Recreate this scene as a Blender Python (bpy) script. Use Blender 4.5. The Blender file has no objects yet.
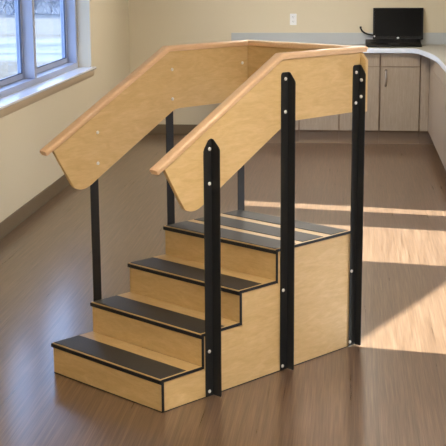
import bpy, bmesh, math, random
from mathutils import Vector, Matrix
random.seed(7)
COL = bpy.context.scene.collection

# ------------------------------------------------------------------ materials
def lin(c):
    return tuple(((v/255)/12.92 if v/255 <= .04045 else ((v/255+.055)/1.055)**2.4) for v in c) + (1,)

def base_mat(name, col, rough=.5, metal=0, spec=.5, coat=0, coat_rough=.1):
    m = bpy.data.materials.new(name); m.use_nodes = True
    nt = m.node_tree; b = nt.nodes['Principled BSDF']
    b.inputs['Base Color'].default_value = lin(col)
    b.inputs['Roughness'].default_value = rough
    b.inputs['Metallic'].default_value = metal
    b.inputs['Specular IOR Level'].default_value = spec
    b.inputs['Coat Weight'].default_value = coat
    b.inputs['Coat Roughness'].default_value = coat_rough
    return m, nt, b

def noise_chain(nt, scale, rot=(0, 0, 0), nscale=1, detail=5, dist=0, rough=.6):
    tc = nt.nodes.new('ShaderNodeTexCoord'); mp = nt.nodes.new('ShaderNodeMapping')
    mp.inputs['Scale'].default_value = scale; mp.inputs['Rotation'].default_value = rot
    n = nt.nodes.new('ShaderNodeTexNoise'); n.inputs['Scale'].default_value = nscale
    n.inputs['Detail'].default_value = detail; n.inputs['Distortion'].default_value = dist
    n.inputs['Roughness'].default_value = rough
    nt.links.new(tc.outputs['Object'], mp.inputs[0]); nt.links.new(mp.outputs[0], n.inputs[0])
    return n

def ramp(nt, src, stops):
    r = nt.nodes.new('ShaderNodeValToRGB')
    while len(r.color_ramp.elements) < len(stops): r.color_ramp.elements.new(.5)
    for e, (p, c) in zip(r.color_ramp.elements, stops): e.position = p; e.color = lin(c)
    nt.links.new(src, r.inputs[0]); return r

def mixc(nt, a, b, fac, mode='MIX'):
    x = nt.nodes.new('ShaderNodeMix'); x.data_type = 'RGBA'; x.blend_type = mode
    for s, v in ((x.inputs[6], a), (x.inputs[7], b), (x.inputs[0], fac)):
        if hasattr(v, 'links') or hasattr(v, 'is_linked'): nt.links.new(v, s)
        else: s.default_value = v
    return x.outputs[2]

def bump(nt, b, src, strength, dist=.002):
    bp = nt.nodes.new('ShaderNodeBump'); bp.inputs['Strength'].default_value = strength
    bp.inputs['Distance'].default_value = dist
    nt.links.new(src, bp.inputs['Height']); nt.links.new(bp.outputs[0], b.inputs['Normal'])

def wood(name, c1, c2, c3, scale=(14, 1.6, 14), rough=.38, ns=3, coat=.25, rot=(0, 0, 0), bm=.05, mul=.4):
    m, nt, b = base_mat(name, c2, rough, coat=coat, coat_rough=.18)
    n = noise_chain(nt, scale, rot, ns, 6, 1.2)
    r = ramp(nt, n.outputs[0], [(.30, c1), (.52, c2), (.72, c3)])
    n2 = noise_chain(nt, (scale[0]*6, scale[1]*4, scale[2]*6), rot, ns, 3, .3)
    r2 = ramp(nt, n2.outputs[0], [(.35, (222, 218, 212)), (.6, (255, 255, 255))])
    nt.links.new(mixc(nt, r.outputs[0], r2.outputs[0], mul, 'MULTIPLY'), b.inputs['Base Color'])
    bump(nt, b, n2.outputs[0], bm, .001)
    return m

M = {}
M['maple'] = wood('maple_veneer', (209, 178, 126), (217, 187, 136), (224, 195, 147), scale=(9, 2.2, 9), mul=.22)
M['maple_cross'] = wood('maple_veneer_riser', (200, 168, 115), (208, 177, 125), (216, 186, 135), scale=(2.2, 9, 9), mul=.22)
M['oak'] = wood('oak_handrail', (230, 192, 153), (236, 200, 162), (242, 209, 174), scale=(30, 2.2, 30), rough=.33, mul=.25)
M['ply'] = wood('plywood_edge', (170, 135, 90), (196, 158, 108), (210, 175, 128), scale=(6, 6, 60), rough=.6, coat=0)
M['cab'] = wood('cabinet_laminate', (156, 141, 123), (167, 152, 134), (178, 163, 145), scale=(30, 30, 1.2), rough=.45, ns=4, coat=.1)
M['kick'] = base_mat('toe_kick_laminate', (140, 118, 96), .5)[0]

def floor_mat():
    m, nt, b = base_mat('wood_look_vinyl', (130, 104, 88), .34, spec=.5, coat=.45, coat_rough=.18)
    tc = nt.nodes.new('ShaderNodeTexCoord')
    mp = nt.nodes.new('ShaderNodeMapping'); mp.inputs['Rotation'].default_value = (0, 0, math.pi/2)
    br = nt.nodes.new('ShaderNodeTexBrick')
    br.inputs['Scale'].default_value = 1; br.inputs['Brick Width'].default_value = 1.2
    br.inputs['Row Height'].default_value = .18; br.inputs['Mortar Size'].default_value = .0012
    br.inputs['Mortar Smooth'].default_value = .3; br.offset = .37
    br.inputs['Color1'].default_value = (.36, .36, .36, 1); br.inputs['Color2'].default_value = (.64, .64, .64, 1)
    br.inputs['Mortar'].default_value = (.3, .3, .3, 1)
    nt.links.new(tc.outputs['Object'], mp.inputs[0]); nt.links.new(mp.outputs[0], br.inputs[0])
    n = noise_chain(nt, (40, .7, 1), nscale=1.6, detail=4, dist=.4, rough=.6)
    r = ramp(nt, n.outputs[0], [(.32, (98, 76, 58)), (.5, (115, 91, 71)), (.68, (131, 107, 86))])
    r2 = ramp(nt, br.outputs[0], [(.3, (215, 212, 208)), (.68, (255, 255, 255))])
    n2 = noise_chain(nt, (120, 1.6, 1), nscale=2, detail=1.5, dist=.2)
    r3 = ramp(nt, n2.outputs[0], [(.36, (182, 176, 170)), (.6, (255, 255, 255))])
    c = mixc(nt, r.outputs[0], r2.outputs[0], .35, 'MULTIPLY')
    c = mixc(nt, c, r3.outputs[0], .6, 'MULTIPLY')
    nt.links.new(c, b.inputs['Base Color'])
    rr = nt.nodes.new('ShaderNodeMapRange'); rr.inputs[3].default_value = .25; rr.inputs[4].default_value = .33
    nt.links.new(n.outputs[0], rr.inputs[0]); nt.links.new(rr.outputs[0], b.inputs['Roughness'])
    return m
M['floor'] = floor_mat()

def wall_mat(name, col):
    m, nt, b = base_mat(name, col, .75, spec=.3)
    n = noise_chain(nt, (1, 1, 1), nscale=180, detail=3)
    bump(nt, b, n.outputs[0], .08, .001)
    return m
M['wall'] = wall_mat('tan_wall_paint', (213, 202, 177))
M['ceiling'] = wall_mat('ceiling_paint', (235, 233, 226))
M['skirt'] = base_mat('brown_vinyl_base', (112, 96, 74), .45)[0]
M['sill'] = base_mat('white_sill_laminate', (232, 234, 238), .22, coat=.3)[0]
M['apron'] = base_mat('tan_apron_trim', (182, 164, 136), .5)[0]
M['winframe'] = base_mat('white_window_vinyl', (168, 176, 194), .35)[0]
M['gasket'] = base_mat('dark_gasket', (62, 74, 96), .5)[0]
M['black_metal'] = base_mat('black_powder_coat', (34, 36, 39), .45, spec=.45)[0]
M['rubber'] = None
def rubber():
    m, nt, b = base_mat('black_tread_rubber', (52, 51, 50), .5, spec=.45)
    n = noise_chain(nt, (1, 1, 1), nscale=400, detail=2)
    bump(nt, b, n.outputs[0], .2, .0008)
    return m
M['rubber'] = rubber()
M['trim'] = base_mat('black_edge_moulding', (30, 33, 40), .42, spec=.4)[0]
M['bolt'] = base_mat('zinc_bolt', (240, 240, 240), .3, metal=.35)[0]
M['nickel'] = base_mat('brushed_nickel', (190, 182, 170), .3, metal=1)[0]
M['bronze'] = base_mat('dark_handle_foot', (86, 70, 56), .4, metal=.6)[0]
M['counter'] = None
def counter():
    m, nt, b = base_mat('grey_laminate_top', (176, 176, 170), .4)
    n = noise_chain(nt, (1, 1, 1), nscale=220, detail=4)
    r = ramp(nt, n.outputs[0], [(.35, (158, 157, 150)), (.65, (190, 189, 182))])
    nt.links.new(r.outputs[0], b.inputs['Base Color']); return m
M['counter'] = counter()
M['counter_edge'] = base_mat('pale_counter_edge', (214, 222, 236), .3)[0]
M['splash'] = base_mat('grey_backsplash', (180, 184, 186), .4)[0]
M['plastic_white'] = base_mat('white_plastic', (232, 234, 236), .35)[0]
M['slot'] = base_mat('dark_slot', (60, 60, 62), .6)[0]
M['laptop'] = base_mat('black_laptop_plastic', (9, 9, 10), .35, spec=.25)[0]
M['keys'] = base_mat('black_keys', (20, 20, 22), .5)[0]
M['screen'] = base_mat('switched_off_screen', (4, 4, 5), .3, spec=.12)[0]
M['blocker_paint'] = base_mat('light_blocker_paint', (205, 205, 200), .6)[0]  # paint of the added, unseen light blockers outdoors
M['bark'] = base_mat('grey_bark', (92, 98, 112), .85)[0]

def glass_mat(name='window_glass', tint=(.95, .97, .97, 1)):
    m = bpy.data.materials.new(name); m.use_nodes = True; nt = m.node_tree
    nt.nodes.clear()
    o = nt.nodes.new('ShaderNodeOutputMaterial'); t = nt.nodes.new('ShaderNodeBsdfTransparent')
    g = nt.nodes.new('ShaderNodeBsdfGlossy'); g.inputs['Roughness'].default_value = .02
    mx = nt.nodes.new('ShaderNodeMixShader'); mx.inputs[0].default_value = .06
    t.inputs[0].default_value = tint
    nt.links.new(t.outputs[0], mx.inputs[1]); nt.links.new(g.outputs[0], mx.inputs[2])
    nt.links.new(mx.outputs[0], o.inputs[0]); return m
M['glass'] = glass_mat()
M['tinted_glass'] = glass_mat('low_emissivity_glass', (.66, .70, .74, 1))

def lamp_mat(strength):
    m, nt, b = base_mat('lamp_diffuser', (250, 246, 238), .5)
    b.inputs['Emission Color'].default_value = (1, .93, .82, 1)
    b.inputs['Emission Strength'].default_value = strength
    return m

def ground_mat():
    # snow, dead grass and a cleared road, by distance from the building
    m, nt, b = base_mat('winter_ground', (200, 200, 205), .85)
    tc = nt.nodes.new('ShaderNodeTexCoord'); sep = nt.nodes.new('ShaderNodeSeparateXYZ')
    nt.links.new(tc.outputs['Object'], sep.inputs[0])
    wob = noise_chain(nt, (1, 1, 1), nscale=.35, detail=4)
    ad = nt.nodes.new('ShaderNodeMath'); ad.operation = 'MULTIPLY_ADD'
    ad.inputs[1].default_value = 4; nt.links.new(wob.outputs[0], ad.inputs[0]); nt.links.new(sep.outputs['Y'], ad.inputs[2])
    dv = nt.nodes.new('ShaderNodeMath'); dv.operation = 'DIVIDE'; dv.inputs[1].default_value = 80
    nt.links.new(ad.outputs[0], dv.inputs[0])
    snow, grass, road, brush = (104, 104, 102), (74, 64, 44), (62, 66, 72), (34, 37, 42)
    pale = (86, 80, 68); k_ = lambda v: (v+2)/80
    r = ramp(nt, dv.outputs[0], [(0, snow), (k_(18), grass), (k_(21.5), grass), (k_(22.5), snow), (k_(24.2), road), (k_(25), snow), (k_(27.3), road),
                                 (k_(28.5), snow), (k_(30.5), pale), (k_(31.5), grass), (k_(33.5), pale), (k_(42.5), pale), (k_(43.5), brush), (k_(60), brush)])
    n = noise_chain(nt, (1, .35, 1), nscale=3.2, detail=8, rough=.75)
    msk = ramp(nt, n.outputs[0], [(.50, (0, 0, 0)), (.62, (255, 255, 255))])
    bw = nt.nodes.new('ShaderNodeRGBToBW'); nt.links.new(msk.outputs[0], bw.inputs[0])
    ml = nt.nodes.new('ShaderNodeMath'); ml.operation = 'MULTIPLY'; ml.inputs[1].default_value = .55
    nt.links.new(bw.outputs[0], ml.inputs[0])
    nt.links.new(mixc(nt, r.outputs[0], lin(snow), ml.outputs[0]), b.inputs['Base Color'])
    return m
M['ground'] = ground_mat()

# ------------------------------------------------------------------ mesh helpers
class MB:
    def __init__(s): s.bm = bmesh.new()
    def box(s, x0, x1, y0, y1, z0, z1, mi=0):
        vs = [s.bm.verts.new(p) for p in ((x0,y0,z0),(x1,y0,z0),(x1,y1,z0),(x0,y1,z0),(x0,y0,z1),(x1,y0,z1),(x1,y1,z1),(x0,y1,z1))]
        for f in ((0,3,2,1),(4,5,6,7),(0,1,5,4),(1,2,6,5),(2,3,7,6),(3,0,4,7)):
            s.bm.faces.new([vs[i] for i in f]).material_index = mi
        return s
    def prism(s, poly, axis, a, b, mi=0):
        # poly: 2D points in the plane normal to axis ('x': (y,z), 'y': (x,z), 'z': (x,y))
        def P(p, t): return {'x': (t, p[0], p[1]), 'y': (p[0], t, p[1]), 'z': (p[0], p[1], t)}[axis]
        A = [s.bm.verts.new(P(p, a)) for p in poly]; B = [s.bm.verts.new(P(p, b)) for p in poly]
        s.bm.faces.new(A).material_index = mi; s.bm.faces.new(B[::-1]).material_index = mi
        n = len(poly)
        for i in range(n): s.bm.faces.new((A[i], B[i], B[(i+1) % n], A[(i+1) % n])).material_index = mi
        return s
    def loft(s, rings, mi=0, caps=True):
        R = [[s.bm.verts.new(p) for p in r] for r in rings]; n = len(R[0])
        for a, b in zip(R, R[1:]):
            for i in range(n): s.bm.faces.new((a[i], a[(i+1) % n], b[(i+1) % n], b[i])).material_index = mi
        if caps: s.bm.faces.new(R[0][::-1]).material_index = mi; s.bm.faces.new(R[-1]).material_index = mi
        return s
    def cyl(s, c, axis, r, h, n=14, mi=0, dome=0):
        ax = Vector(axis).normalized(); u = ax.orthogonal().normalized(); v = ax.cross(u); c = Vector(c)
        def ring(rr, t): return [c + ax*t + (u*math.cos(k*2*math.pi/n) + v*math.sin(k*2*math.pi/n))*rr for k in range(n)]
        rs = [ring(r, 0), ring(r, h)]
        if dome: rs += [ring(r*.8, h+dome*.6), ring(r*.35, h+dome)]
        return s.loft(rs, mi)
    def tube(s, pts, r, n=8, mi=0):
        pts = [Vector(p) for p in pts]; rings = []
        rad = r if isinstance(r, (list, tuple)) else [r]*len(pts)
        for i, p in enumerate(pts):
            t = (pts[min(i+1, len(pts)-1)] - pts[max(i-1, 0)]).normalized()
            ref = Vector((0, 0, 1)) if abs(t.z) < .9 else Vector((1, 0, 0))
            u = t.cross(ref).normalized(); v = t.cross(u)
            rings.append([p + (u*math.cos(k*2*math.pi/n) + v*math.sin(k*2*math.pi/n))*rad[i] for k in range(n)])
        return s.loft(rings, mi)
    def build(s, name, mats, parent=None, bevel=0, smooth=False, seg=2):
        bmesh.ops.recalc_face_normals(s.bm, faces=s.bm.faces)
        me = bpy.data.meshes.new(name); s.bm.to_mesh(me); s.bm.free()
        for m in (mats if isinstance(mats, (list, tuple)) else [mats]): me.materials.append(m)
        o = bpy.data.objects.new(name, me); COL.objects.link(o)
        if parent: o.parent = parent
        if bevel:
            b = o.modifiers.new('bevel', 'BEVEL'); b.width = bevel; b.segments = seg; b.limit_method = 'ANGLE'
            b.angle_limit = math.radians(40)
        if smooth or bevel:
            for p in me.polygons: p.use_smooth = True
            bm_ = bmesh.new(); bm_.from_mesh(me)
            for e in bm_.edges:
                if len(e.link_faces) == 2 and e.calc_face_angle(0) > math.radians(35): e.smooth = False
            bm_.to_mesh(me); bm_.free()
        return o

def empty(name, loc=(0, 0, 0), rz=0):
    o = bpy.data.objects.new(name, None); COL.objects.link(o); o.location = loc; o.rotation_euler = (0, 0, rz)
    o.empty_display_size = .1
    return o
def tag(o, label, cat, group=None):
    o['label'] = label; o['category'] = cat
    if group: o['group'] = group
    return o
def struct(o): o['kind'] = 'structure'; return o
def lab(o, label): o['label'] = label; return o

# ------------------------------------------------------------------ room shell
XL, XR, YB, ZC, YF = -1.07, 2.90, 8.17, 2.75, -7.0
struct(MB().box(XL, XR, YF, YB, -.05, 0).build('floor', M['floor']))
struct(MB().box(XL-.25, XR+.15, YF, YB+.15, ZC, ZC+.15).build('ceiling', M['ceiling']))
struct(MB().box(XL-.25, XR+.15, YB, YB+.15, -.05, ZC).build('wall_back', M['wall']))
# left wall with the window opening
WY0, WY1, WZ0, WZ1 = 2.87, 6.09, .915, 2.35
w = MB()
w.box(XL-.25, XL, YF, WY0, -.05, ZC).box(XL-.25, XL, WY1, YB, -.05, ZC)
w.box(XL-.25, XL, WY0, WY1, -.05, WZ0).box(XL-.25, XL, WY0, WY1, WZ1, ZC)
struct(w.build('wall_left', M['wall']))
struct(MB().box(XL-.25, XR+.15, YF-.15, YF, -.05, ZC).build('wall_front', M['wall']))
# right wall with three tall openings (just outside the photograph, the sun enters here)
OP = [(.22, 1.75, .04, 2.02), (2.06, 3.17, .04, 2.02), (3.67, 3.91, .04, 2.02)]
w = MB(); y = YF
for (a, b, z0, z1) in OP:
    w.box(XR, XR+.15, y, a, -.05, ZC); w.box(XR, XR+.15, a, b, -.05, z0); w.box(XR, XR+.15, a, b, z1, ZC); y = b
w.box(XR, XR+.15, y, YB, -.05, ZC)
struct(w.build('wall_right', M['wall']))
def skirt(name, x0, x1, y0, y1, h=.118):
    b = MB()
    b.box(x0, x1, y0, y1, 0, h)
    return struct(b.build(name, M['skirt'], bevel=.004))
skirt('baseboard_left', XL, XL+.012, YF, YB-.013)
skirt('baseboard_back', XL, .085, YB-.012, YB)
skirt('baseboard_right', XR-.012, XR, YF, .2)

# ------------------------------------------------------------------ window in the left wall
def casement_window():
    t = struct(empty('window_1', (XL-.13, WY0, WZ0)))
    def loc(b): return b
    x0, x1 = -.145, 0.0                       # frame depth
    L = WY1-WY0; H = WZ1-WZ0
    f = MB()
    f.box(x0, x1, 0, .05, 0, H).box(x0, x1, L-.05, L, 0, H)
    f.box(x0, x1, .05, L-.05, 0, .075).box(x0, x1, .05, L-.05, H-.06, H)
    f.build('window_frame', M['winframe'], t, bevel=.004)
    ym = 4.475-WY0
    MB().box(x0, x1+.004, ym-.035, ym+.035, .075, H-.06).build('mullion', M['winframe'], t, bevel=.004)
    for a, b in ((.05, ym-.035), (ym+.035, L-.05)):
        s = MB(); xa, xb = -.130, -.088; w_ = .045
        s.box(xa, xb, a+.002, a+w_, .078, H-.062).box(xa, xb, b-w_, b-.002, .078, H-.062)
        s.box(xa, xb, a+w_, b-w_, .078, .078+w_).box(xa, xb, a+w_, b-w_, H-.062-w_, H-.062)
        so = s.build('sash', M['winframe'], t, bevel=.003)
        g = MB(); e = .008; za, zb = .078+w_, H-.062-w_
        g.box(xb-.012, xb+.001, a+w_, a+w_+e, za, zb).box(xb-.012, xb+.001, b-w_-e, b-w_, za, zb)
        g.box(xb-.012, xb+.001, a+w_+e, b-w_-e, za, za+e).box(xb-.012, xb+.001, a+w_+e, b-w_-e, zb-e, zb)
        lab(g.build('glazing_gasket', M['gasket'], so), 'dark gasket around the glass')
        MB().box(xb-.026, xb-.020, a+w_-.004, b-w_+.004, za-.004, zb+.004).build('window_pane', M['tinted_glass'], so)
    return t
casement_window()
t = struct(empty('trim_1', (XL, WY0, WZ0)))
MB().prism([(-.13, .004), (.026, .004), (.032, .010), (.032, .022), (.027, .028), (-.13, .028)], 'y', -.09, WY1-WY0+.09-.0).build('window_sill', M['sill'], t, bevel=.003)
MB().prism([(.001, .003), (.001, -.058), (.010, -.058), (.014, -.045), (.018, -.015), (.018, .003)], 'y', -.05, WY1-WY0+.05).build('sill_apron', M['apron'], t, bevel=.003)
# clear the sill out of the wall: the horns sit proud of the wall face only
# ------------------------------------------------------------------ tall side windows (right wall)
for i, (a, b, z0, z1) in enumerate(OP):
    t = struct(empty('window_%d' % (i+2), (XR+.075, a, z0)))
    f = MB(); L = b-a; H = z1-z0; e = .02
    f.box(-.02, .02, 0, e, 0, H).box(-.02, .02, L-e, L, 0, H).box(-.02, .02, e, L-e, 0, e).box(-.02, .02, e, L-e, H-e, H)
    f.build('window_frame', M['winframe'], t)
    MB().box(-.003, .003, e, L-e, e, H-e).build('window_pane', M['glass'], t)
# canopy over the nearest tall window: added unseen, to shape the sun patch
cn = tag(empty('sun_blocker', (XR+.15, .2, 2.4)), 'pale flat slab added outside to block sun at the right hand tall window, out of view', 'sun_blocker')
MB().prism([(0, -.7), (0, 1.45), (2.137, 1.45), (1.185, -.7)], 'z', 0, .06).build('sun_blocker_deck', M['blocker_paint'], cn)
MB().box(0, .03, -.7, 1.45, -.12, 0).build('sun_blocker_bracket', M['blocker_paint'], cn)

# ------------------------------------------------------------------ outdoors
nb = tag(empty('sky_blocker', (7.6, 1.0, -.3)), 'low brown block added across the yard to hide low sky, out of view to the right', 'building')  # added unseen block that cuts low sky from the right openings
MB().box(0, 5, -9, 9, 0, 3.3).build('wall', base_mat('sky_blocker_brown', (96, 78, 66), .9)[0], nb)
MB().box(-.15, 5.15, -9.15, 9.15, 3.3, 3.45).build('roof', M['blocker_paint'], nb)
struct(MB().box(-90, 90, -60, 160, -.5, -.3).build('ground', M['ground']))
def shrub(loc, h, seed, label):
    rnd = random.Random(seed); b = MB()
    def grow(p, d, l, r, depth):
        n = 4; pts = [p]; q = p.copy(); dd = d.copy()
        for k in range(n):
            dd = (dd + Vector((rnd.uniform(-.25, .25), rnd.uniform(-.25, .25), rnd.uniform(-.05, .2)))).normalized()
            q = q + dd*l/n; pts.append(q.copy())
        b.tube(pts, [r*(1-.55*k/n) for k in range(n+1)], 4)
        if depth:
            for k in range(4):
                a = pts[rnd.randint(1, n)]
                nd = (dd + Vector((rnd.uniform(-1, 1), rnd.uniform(-1, 1), rnd.uniform(-.2, .7)))).normalized()
                grow(a.copy(), nd, l*.62, r*.5, depth-1)
    for k in range(12):
        a = rnd.uniform(0, 6.28)
        grow(Vector((rnd.uniform(-.3, .3), rnd.uniform(-.3, .3), 0)), Vector((math.cos(a)*.9, math.sin(a)*.9, 1)).normalized(), h*.42, .014, 3)
    for v in b.bm.verts: v.co.x = max(-.42, min(.42, v.co.x)); v.co.y = max(-.42, min(.42, v.co.y))
    o = b.build('bare_shrub', M['bark']); o.location = loc
    return tag(o, label, 'shrub', 'bare shrubs beyond the window')
names = ['bare grey shrub outdoors in the left window pane, at the photo edge',
         'bare grey shrub outdoors in the left window pane, beside the mullion',
         'bare grey shrub outdoors in the right window pane, next to the mullion',
         'bare grey shrub outdoors in the middle of the right window pane',
         'bare grey shrub outdoors in the right window pane, beside the jamb']
for i, (x, y) in enumerate(((-13.72, 47.0), (-12.75, 45.9), (-12.35, 47.6), (-11.35, 46.6), (-10.45, 45.6))):
    shrub((x, y, -.30), 1.7, 30+i, names[i])

# ------------------------------------------------------------------ added fill lamps
def fill_lamp(x, y, strength, label):  # added unseen fill lamp, built in the form of a troffer
    t = tag(empty('fill_lamp', (x, y, ZC)), label, 'fill light')
    f = MB(); f.box(-.62, .62, -.32, -.30, -.05, 0).box(-.62, .62, .30, .32, -.05, 0).box(-.62, -.60, -.30, .30, -.05, 0).box(.60, .62, -.30, .30, -.05, 0)
    f.build('lamp_frame', M['plastic_white'], t)
    MB().box(-.60, .60, -.30, .30, -.035, -.01).build('diffuser', lamp_mat(strength), t)
fill_lamp(.0, -4.4, 20, 'added white fill light nearest the left window wall, out of view')
fill_lamp(2.0, -4.2, 32, 'added white fill light nearest the camera, out of view')
fill_lamp(2.1, -1.4, 17, 'added white fill light above the front of the stairs, out of view')
fill_lamp(1.7, 2.4, 19, 'added white fill light behind the stairs, out of view')
fill_lamp(.9, 6.2, 22, 'added white fill light nearest the counter, out of view')

# ------------------------------------------------------------------ cabinets
YC = 7.56            # face of the back run
CT = 1.024           # top of the worktop
def handle(par, x, y, z0, z1, n):
    # bow pull standing off the door; n = outward normal
    n = Vector(n); b = MB(); pts = []
    for k in range(9):
        s = k/8; off = .028*math.sin(math.pi*s)**.6 if 0 < s < 1 else .004
        pts.append(Vector((x, y, z0+(z1-z0)*s)) + n*off)
    b.tube(pts, [.008]*9, 8)
    h = b.build('handle', M['nickel'], par, smooth=True)
    for z in (z0, z1):
        f = MB().cyl(Vector((x, y, z)), n, .012, .006, 12)
        lab(f.build('handle_foot', M['bronze'], h, smooth=True), 'dark round handle foot')
def cabinet(x0, x1, label, lastx=None):
    t = tag(empty('base_cabinet', ((x0+x1)/2, YC+.3, 0)), label, 'cabinet', 'base cabinets along the back wall')
    hw = (x1-x0)/2; yf = -.28
    MB().box(-hw+.001, hw-.001, yf, .29, .14, .968).build('body', M['kick'], t)
    MB().box(-hw+.001, hw-.001, -.24, .28, 0, .14).build('toe_kick', M['kick'], t)
    MB().box(-hw+.008, hw-.008, yf-.02, yf-.001, .833, .966).build('drawer', M['cab'], t, bevel=.002)
    d = MB().box(-hw+.008, hw-.008, yf-.02, yf-.001, .148, .825).build('door', M['cab'], t, bevel=.002)
    handle(d, -hw+.06, yf-.02, .63, .79, (0, -1, 0))
    return t
edges = [.087, .446, .873, 1.300, 1.727, 2.150]
cl = ['pale wood base cabinet at the far left end of the back counter',
      'pale wood base cabinet on the back wall, second from its left end',
      'pale wood base cabinet on the back wall, middle one of the five',
      'pale wood base cabinet directly left of the one with the visible door handle',
      'pale wood base cabinet with visible bow handle, below the black laptop']
for a, b, l in zip(edges, edges[1:], cl): cabinet(a, b, l)
# corner unit and right run
t = tag(empty('corner_cabinet', (2.5, 7.86, 0)), 'pale wood corner filler cabinet where back and right cabinet runs meet', 'cabinet')
MB().prism([(-.349, -.30), (-.235, -.30), (-.235, -.80), (.385, -.80), (.385, .29), (-.349, .29)], 'z', .14, .968).build('body', M['kick'], t)
MB().prism([(-.349, -.24), (-.13, -.24), (-.13, -.80), (.385, -.80), (.385, .28), (-.349, .28)], 'z', 0, .14).build('toe_kick', M['kick'], t)
MB().box(-.345, -.257, -.32, -.301, .148, .966).build('filler_panel', M['cab'], t, bevel=.002)
MB().box(-.255, -.236, -.798, -.301, .148, .966).build('side_filler_panel', M['cab'], t, bevel=.002)
def cabinet_r(y0, y1, label):
    t = tag(empty('base_cabinet', (2.565, (y0+y1)/2, 0)), label, 'cabinet', 'base cabinets along the right wall')
    hw = (y1-y0)/2
    MB().box(-.30, .32, -hw+.001, hw-.001, .14, .968).build('body', M['kick'], t)
    MB().box(-.23, .315, -hw+.001, hw-.001, 0, .14).build('toe_kick', M['kick'], t)
    MB().box(-.32, -.301, -hw+.004, hw-.004, .833, .966).build('drawer', M['cab'], t, bevel=.002)
    d = MB().box(-.32, -.301, -hw+.004, hw-.004, .148, .825).build('door', M['cab'], t, bevel=.002)
    if hw < .5: handle(d, -.32, -hw+.06, .63, .79, (-1, 0, 0))
cabinet_r(5.25, 7.055, 'wide pale wood base cabinet on the right wall at the photo edge, beside the corner')
cabinet_r(4.85, 5.245, 'pale wood base cabinet on the right wall, nearer and mostly out of frame')

# worktop, L-shaped with a swept inner corner
front = [(.087, 7.53), (1.90, 7.53), (2.00, 7.527), (2.08, 7.49), (2.13, 7.36), (2.175, 7.06), (2.205, 6.80), (2.23, 6.52), (2.243, 6.2), (2.245, 4.84)]
# smooth the front line with Catmull-Rom
def cr(pts, n=6):
    out = []
    for i in range(len(pts)-1):
        p0 = Vector(pts[max(i-1, 0)]); p1 = Vector(pts[i]); p2 = Vector(pts[i+1]); p3 = Vector(pts[min(i+2, len(pts)-1)])
        for k in range(n):
            s = k/n
            out.append(tuple(.5*((2*p1)+(-p0+p2)*s+(2*p0-5*p1+4*p2-p3)*s*s+(-p0+3*p1-3*p2+p3)*s**3)))
    out.append(tuple(pts[-1])); return out
fr = [front[0]] + cr(front[1:-1], 5) + [front[-1]]
t = tag(empty('countertop', (0, 0, 0)), 'grey laminate L-shaped countertop with pale edge curving into the right run', 'countertop')
MB().prism(fr + [(2.895, 4.84), (2.895, 8.165), (.087, 8.165)], 'z', .976, CT).build('worktop', M['counter'], t)
e = MB()
inn = []
for i, p in enumerate(fr):
    a = Vector(fr[max(i-1, 0)]); b = Vector(fr[min(i+1, len(fr)-1)]); d = (b-a).normalized(); n = Vector((d.y, -d.x))
    inn.append((Vector(p)+n*.008, Vector(p)+n*.0005))
rings = [[(o.x, o.y, .975), (o.x, o.y, CT-.004), (o.x*.6+i_.x*.4, o.y*.6+i_.y*.4, CT+.001), (i_.x, i_.y, CT+.001), (i_.x, i_.y, .975)] for o, i_ in inn]
e.loft(rings)
lab(e.build('front_edge', M['counter_edge'], t, smooth=True), 'pale bluish rounded front edge')
MB().box(.087, 2.895, YB-.022, YB-.001, CT, 1.150).build('backsplash', M['splash'], t, bevel=.002)
MB().box(2.876, 2.897, 4.84, YB-.024, CT, 1.150).build('side_backsplash', M['splash'], t, bevel=.002)

# ------------------------------------------------------------------ outlet
t = tag(empty('wall_outlet', (.775, YB, 1.297)), 'white duplex power outlet on the tan back wall above the counter', 'outlet')
MB().box(-.037, .037, -.007, 0, -.062, .062).build('cover_plate', M['plastic_white'], t, bevel=.002)
for z in (-.024, .024):
    r = MB().prism([(-.017, z-.010), (-.010, z-.017), (.010, z-.017), (.017, z-.010), (.017, z+.010), (.010, z+.017), (-.010, z+.017), (-.017, z+.010)], 'y', -.010, -.0072).build('socket', M['plastic_white'], t)
    s = MB(); s.box(-.009, -.006, -.0112, -.0101, z-.001, z+.009).box(.006, .009, -.0112, -.0101, z-.001, z+.009).cyl((0, -.0101, z-.008), (0, -1, 0), .003, .001, 8)
    lab(s.build('socket_slots', M['slot'], r), 'dark slots')

# ------------------------------------------------------------------ laptop
t = tag(empty('laptop', (1.872, 7.72, CT+.001), math.radians(1.0)), 'large open black laptop standing on the grey countertop', 'laptop')
hw = .295
MB().prism([(0, .006), (.0, .014), (.012, .022), (.335, .062), (.345, .055), (.345, .03), (.32, .0), (.02, .0)], 'x', -hw, hw).build('laptop_base', M['laptop'], t, bevel=.008)
k = MB()
for r_ in range(5):
    for c_ in range(15):
        y = .13 + r_*.036; x = -.255 + c_*.0345; z = .022 + (y-.012)*.040/.323
        k.box(x, x+.029, y, y+.029, z-.001, z+.0025)
k.build('keyboard', M['keys'], t)
tp = MB(); tp.prism([(.03, .0238), (.11, .0338), (.11, .0352), (.03, .0252)], 'x', -.06, .06); tp.build('touchpad', M['keys'], t)
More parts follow.
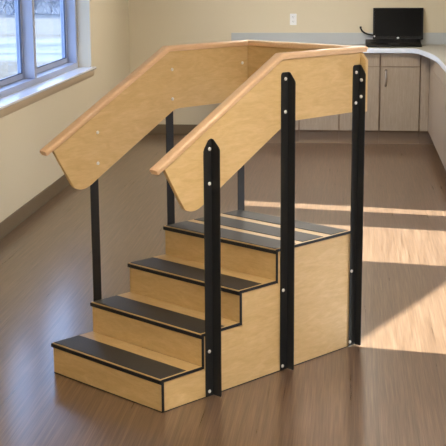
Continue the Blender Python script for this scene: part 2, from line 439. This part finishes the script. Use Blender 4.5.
# lid, tilted back, rotated up from the hinge
ang = math.radians(10)
def lid(p): # (x, up, thickness-depth) -> local
    return (p[0], .335 + p[1]*math.sin(ang) + p[2]*math.cos(ang), .058 + p[1]*math.cos(ang) - p[2]*math.sin(ang))
def lidbox(x0, x1, u0, u1, d0, d1):
    b = MB(); b.box(x0+.058, x1+.058, u0, u1, d0, d1)
    for v in b.bm.verts: v.co = Vector(lid(v.co))
    return b
ld = lidbox(-.272, .272, 0, .345, 0, .014).build('screen_lid', M['laptop'], t, bevel=.004)
lidbox(-.255, .255, .035, .33, -.002, -.0002).build('screen', M['screen'], ld)
b = MB(); c = Vector(lid((.058, .018, -.0005))); nn = (Vector(lid((0, 0, -1))) - Vector(lid((0, 0, 0))))
b.cyl(c, nn, .010, .002, 16)
for v in b.bm.verts: v.co.x = c.x + (v.co.x-c.x)*1.5
lab(b.build('logo_badge', M['plastic_white'], ld), 'small oval white badge under the screen')
b = MB(); c = Vector(lid((-.198, .036, -.0005))); b.cyl(c, nn, .009, .002, 14); lab(b.build('status_light', M['plastic_white'], ld), 'small white dot on the bezel')
# power lead
b = MB()
P = [(1.665, 8.115, 1.128), (1.63, 8.115, 1.13), (1.585, 8.115, 1.142), (1.55, 8.115, 1.16), (1.53, 8.115, 1.18), (1.520, 8.12, 1.20)]
def cr3(pts, n=6):
    out = []; pts = [Vector(p) for p in pts]
    for i in range(len(pts)-1):
        p0 = pts[max(i-1, 0)]; p1 = pts[i]; p2 = pts[i+1]; p3 = pts[min(i+2, len(pts)-1)]
        for k_ in range(n):
            s = k_/n; out.append(.5*((2*p1)+(-p0+p2)*s+(2*p0-5*p1+4*p2-p3)*s*s+(-p0+3*p1-3*p2+p3)*s**3))
    return out + [pts[-1]]
b.tube(cr3(P), .009, 8)
b.cyl(P[-1], (-.2, .3, 1), .012, .02, 10)
cable = tag(b.build('power_cable', M['laptop'], smooth=True), 'short black power cable curling up from the left side of the laptop', 'cable')

# ------------------------------------------------------------------ training stairs
h, W, D, PD = .1524, .7736, .2478, .5578
ST = tag(empty('training_stairs', (0, 0, 0), math.radians(-38.774)),
         'maple physical therapy training stairs with four black treaded steps and handrails on black posts', 'stairs')
YE = 3*D+PD          # rear
# side panels
poly = [(.019, .004)]
for k in range(4):
    poly += [(k*D+.019, (k+1)*h-.0195)] if k == 0 else [(k*D+.019, k*h-.0195), (k*D+.019, (k+1)*h-.0195)]
poly += [(YE-.002, 4*h-.0195), (YE-.002, .004)]
for x0, x1 in ((0, .019), (W-.019, W)):
    sp = MB().prism(poly, 'x', x0, x1).build('side_panel', M['maple'], ST)
    # front and top band in black on the outer face
    e = MB(); xo = (x1, x1+.003) if x1 > .5 else (x0-.003, x0); w_ = .013
    for k in range(4):
        z1 = (k+1)*h; z0 = k*h if k else .004
        y1 = (k+1)*D if k < 3 else YE
        e.box(xo[0], xo[1], k*D, k*D+w_, z0-(.0 if k == 0 else .0), z1-w_)
        e.box(xo[0], xo[1], k*D, y1+(w_ if k < 3 else 0), z1-w_, z1)
    if x1 > .5: lab(e.build('edge_moulding', M['trim'], sp), 'black edge moulding along the stepped outline')
    else: e.bm.free()
    f = MB().box(x0+.001, x1+.001 if x1 > .5 else x1, .01, YE, 0, .004).build('contact_shadow_strip', M['black_metal'], sp)  # dark strip standing in for the contact shadow along the floor
# shim between moulding and treads: outer face of maple flush
for k in range(4):
    z0 = k*h + (.004 if k == 0 else .0); z1 = (k+1)*h-.0195
    MB().box(.0, W, k*D+.004, k*D+.018, z0, z1).build('riser', M['maple_cross'], ST)
MB().box(.0, W, .003, .018, 0, .004).build('contact_shadow_strip', M['black_metal'], ST)  # front run of the contact shadow, made as a dark strip
for k in range(4):
    top = (k+1)*h; y0 = k*D; y1 = (k+1)*D+.003 if k < 3 else YE
    tr = MB().box(-.004, W, y0, y1, top-.019, top).build('tread' if k < 3 else 'platform', M['maple_cross'], ST, bevel=.001)
    n = MB(); n.box(-.006, W+.001, y0-.0035, y0-.0002, top-.0215, top-.0045)
    for q in range(3): n.box(-.006, W+.001, y0-.0046, y0-.0035, top-.0205+q*.0055, top-.0175+q*.0055)
    lab(n.build('nosing', M['trim'], tr), 'black ribbed nosing strip')
    mats = [(y0+.005, y0+.160)] if k < 3 else [(y0+.005, .898), (.950, 1.103), (1.163, YE-.004)]
    for a, b in mats:
        m = MB().box(.004, W-.010, a, b, top+.0002, top+.0025)
        yy = a+.01
        mo = m.build('tread_mat', M['rubber'], tr, bevel=.0008)
    # black side edge of the board on the left
    MB().box(-.0065, -.0042, y0, y1, top-.0195, top-.002).build('board_edge', M['trim'], tr)
MB().box(.0, W, YE-.015, YE-.001, .004, 4*h-.0195).build('rear_panel', M['maple_cross'], ST)

# posts: steel angles; f = face side (+1 right, -1 left)
def post(side, a, top, bolts_flat, bolts_out, style, ow=.053):
    X = W+.003 if side > 0 else -.0066
    b = MB(); T = .0035
    x0, x1 = (X, X+T) if side > 0 else (X-T, X)
    r = .008
    if style == 'peak': pl = [(a, .004), (a+.05, .004), (a+.05, top), (a+.043, top), (a+.03, top-.006), (a+.006, top-.038), (a, top-.052)]
    else: pl = [(a, .004), (a+.05, .004), (a+.05, top), (a+.012, top), (a+.004, top-.004), (a, top-.014)]
    b.prism(pl, 'x', x0, x1)
    o1 = X+side*ow; o0 = X+side*T
    pl = [(o0, .004), (o1-side*.004, .004), (o1, .010), (o1, top-.045), (o1-side*.006, top-.034), (o0+side*.010, top-.002), (o0, top)]
    b.prism(pl, 'y', a+.0465, a+.05)
    p = b.build('post', M['black_metal'], ST)
    if side > 0:
        for y, z in bolts_flat:
            q = MB(); q.cyl((x1, y, z), (1, 0, 0), .0085, .0025, 14, dome=.0035)
            q.build('bolt', M['bolt'], p, smooth=True)
    for x, z in bolts_out:
        q = MB(); q.cyl((X+side*x, a+.0465, z), (0, -1, 0), .0085, .0025, 14, dome=.0035)
        q.build('bolt', M['bolt'], p, smooth=True)
for s in (1, -1):
    post(s, .268, 1.184, [(.302, 1.140), (.300, .986), (.290, .216), (.289, .026)], [], 'peak')
    post(s, .772, 1.440, [(.799, 1.410), (.799, 1.257), (.789, .403), (.786, .024)], [], 'flat', .046)
    post(s, 1.297, 1.440, [(1.320, 1.404), (1.320, 1.254), (1.308, .400), (1.303, .026)], [(.018, 1.366), (.018, 1.284)], 'flat', .042)

# rail panels
def rail_profile():
    pts = [(.020, 1.095), (.030, 1.066), (.128, .918)]
    # round toe between the sloping front edge and the sloping underside
    ctrl = [(.136, .918), (.156, .890), (.184, .878), (.218, .877), (.254, .889), (.287, .908)]
    pts = [(.042, 1.076)] + cr(ctrl, 4)
    pts += [(.800, 1.197), (.822, 1.206), (.850, 1.209)]
    pts += [(1.354, 1.209), (1.354, 1.500), (.775, 1.500)]
    pts += [(.765, 1.498), (.030, 1.092)]
    return pts
for x0, x1 in ((W-.0165, W+.0025), (-.006, .013)):
    rp = MB().prism(rail_profile(), 'x', x0, x1).build('rail_panel', M['maple'], ST, bevel=.0015)
    if x0 < .3:
        for y, z in ((.305, 1.141), (.302, .991), (.800, 1.409), (.800, 1.260), (1.312, 1.410)):
            q = MB(); q.cyl((x1, y, z), (1, 0, 0), .0085, .0025, 14, dome=.004)
            q.build('bolt', M['bolt'], rp, smooth=True)
rx0, rx1 = -.036, W+.036
MB().prism([(rx0, 1.209), (rx1, 1.209), (rx1, 1.462), (rx1-.035, 1.500), (rx0+.035, 1.500), (rx0, 1.462)], 'y', 1.3555, 1.3745).build('rail_panel', M['maple_cross'], ST, bevel=.0015)

# handrail caps (rounded oak strips)
def section(n=5, w=.054, t=.028, r=.010):
    pts = []
    for cx, cz, a0 in ((w/2-r, -r, 90), (w/2-r, -t+r*.6, 0), (-w/2+r, -t+r*.6, -90), (-w/2+r, -r, 180)):
        rr = r if cz == -r else r*.6
        for k in range(n):
            a = math.radians(a0 - 90*k/(n-1))
            if a0 == 90: a = math.radians(90-90*k/(n-1))
            if a0 == 0: a = math.radians(0-90*k/(n-1))
            if a0 == -90: a = math.radians(-90-90*k/(n-1))
            if a0 == 180: a = math.radians(180-90*k/(n-1))
            pts.append((cx+rr*math.cos(a), cz+rr*math.sin(a)))
    return pts
SEC = section()
TOP = 1.528
for xc, s in ((W-.007, 1), (.0035, -1)):
    path = [(-.022, 1.0870), (-.018, 1.0892), (.768, TOP), (1.365, TOP)]
    th = math.atan2(TOP-1.0870, .768+.022)
    rings = []
    for i, (y, z) in enumerate(path):
        ring = []
        for (u, v) in SEC:
            if i == 0: sc = .86; uu, vv = u*sc, -.014+(v+.014)*sc; ring.append((xc+uu, y - vv*math.sin(th), z + vv*math.cos(th)))
            elif i == 1: ring.append((xc+u, y+.001 - v*math.sin(th), z + v*math.cos(th)))
            elif i == 2: ring.append((xc+u, y - v*math.tan(th/2), z+v))
            else: ring.append((xc+u, y + u*s, z+v))       # mitre in plan
        rings.append(ring)
    MB().loft(rings).build('handrail_cap', M['oak'], ST, smooth=True)
xa, xb = .0035, W-.007
rings = []
for xc, s in ((xa, -1), (xb, 1)):
    rings.append([(xc + v_*s if False else xc + u*s, 1.365+u, TOP+v) for (u, v) in SEC for v_ in (0,)])
MB().loft(rings).build('handrail_cap', M['oak'], ST, smooth=True)

# ------------------------------------------------------------------ light and camera
sun = bpy.data.lights.new('sun', 'SUN'); sun.energy = 37; sun.angle = math.radians(.7); sun.color = (1, 1, .96)
so = bpy.data.objects.new('sun', sun); COL.objects.link(so)
so.rotation_euler = Vector((-1, .19, -.8)).to_track_quat('-Z', 'Y').to_euler()
wd = bpy.data.worlds.new('world'); bpy.context.scene.world = wd; wd.use_nodes = True
nt = wd.node_tree; bg = nt.nodes['Background']
# clear winter sky: pale at the horizon, bluer overhead
tc = nt.nodes.new('ShaderNodeTexCoord'); sp = nt.nodes.new('ShaderNodeSeparateXYZ'); cr_ = nt.nodes.new('ShaderNodeValToRGB')
cr_.color_ramp.elements[0].color = (.62, .76, 1, 1); cr_.color_ramp.elements[1].color = (.26, .44, .92, 1)
nt.links.new(tc.outputs['Generated'], sp.inputs[0]); nt.links.new(sp.outputs['Z'], cr_.inputs[0])
nt.links.new(cr_.outputs[0], bg.inputs[0]); bg.inputs[1].default_value = 8.6

cam = bpy.data.cameras.new('camera'); co = bpy.data.objects.new('camera', cam); COL.objects.link(co)
cam.sensor_fit = 'HORIZONTAL'; cam.sensor_width = 36; cam.lens = 36*1217.548/446
cam.clip_end = 500; cam.clip_start = .05
R = [[0.9947462532511269, 0.10218294647104464, -0.006207825169966811], [-0.015579905719819695, 0.21104581465997832, 0.9773519993596307], [-0.1011788425541959, 0.9721205221396172, -0.2115290340695374]]
mw = Matrix(((R[0][0], R[1][0], -R[2][0], 1.40015), (R[0][1], R[1][1], -R[2][1], -5.48997), (R[0][2], R[1][2], -R[2][2], 1.94935), (0, 0, 0, 1)))
co.matrix_world = mw
sc = bpy.context.scene; sc.camera = co
vs = sc.view_settings; vs.view_transform = 'Standard'; vs.look = 'None'; vs.gamma = 1; vs.use_curve_mapping = False
vs.exposure = 0.27
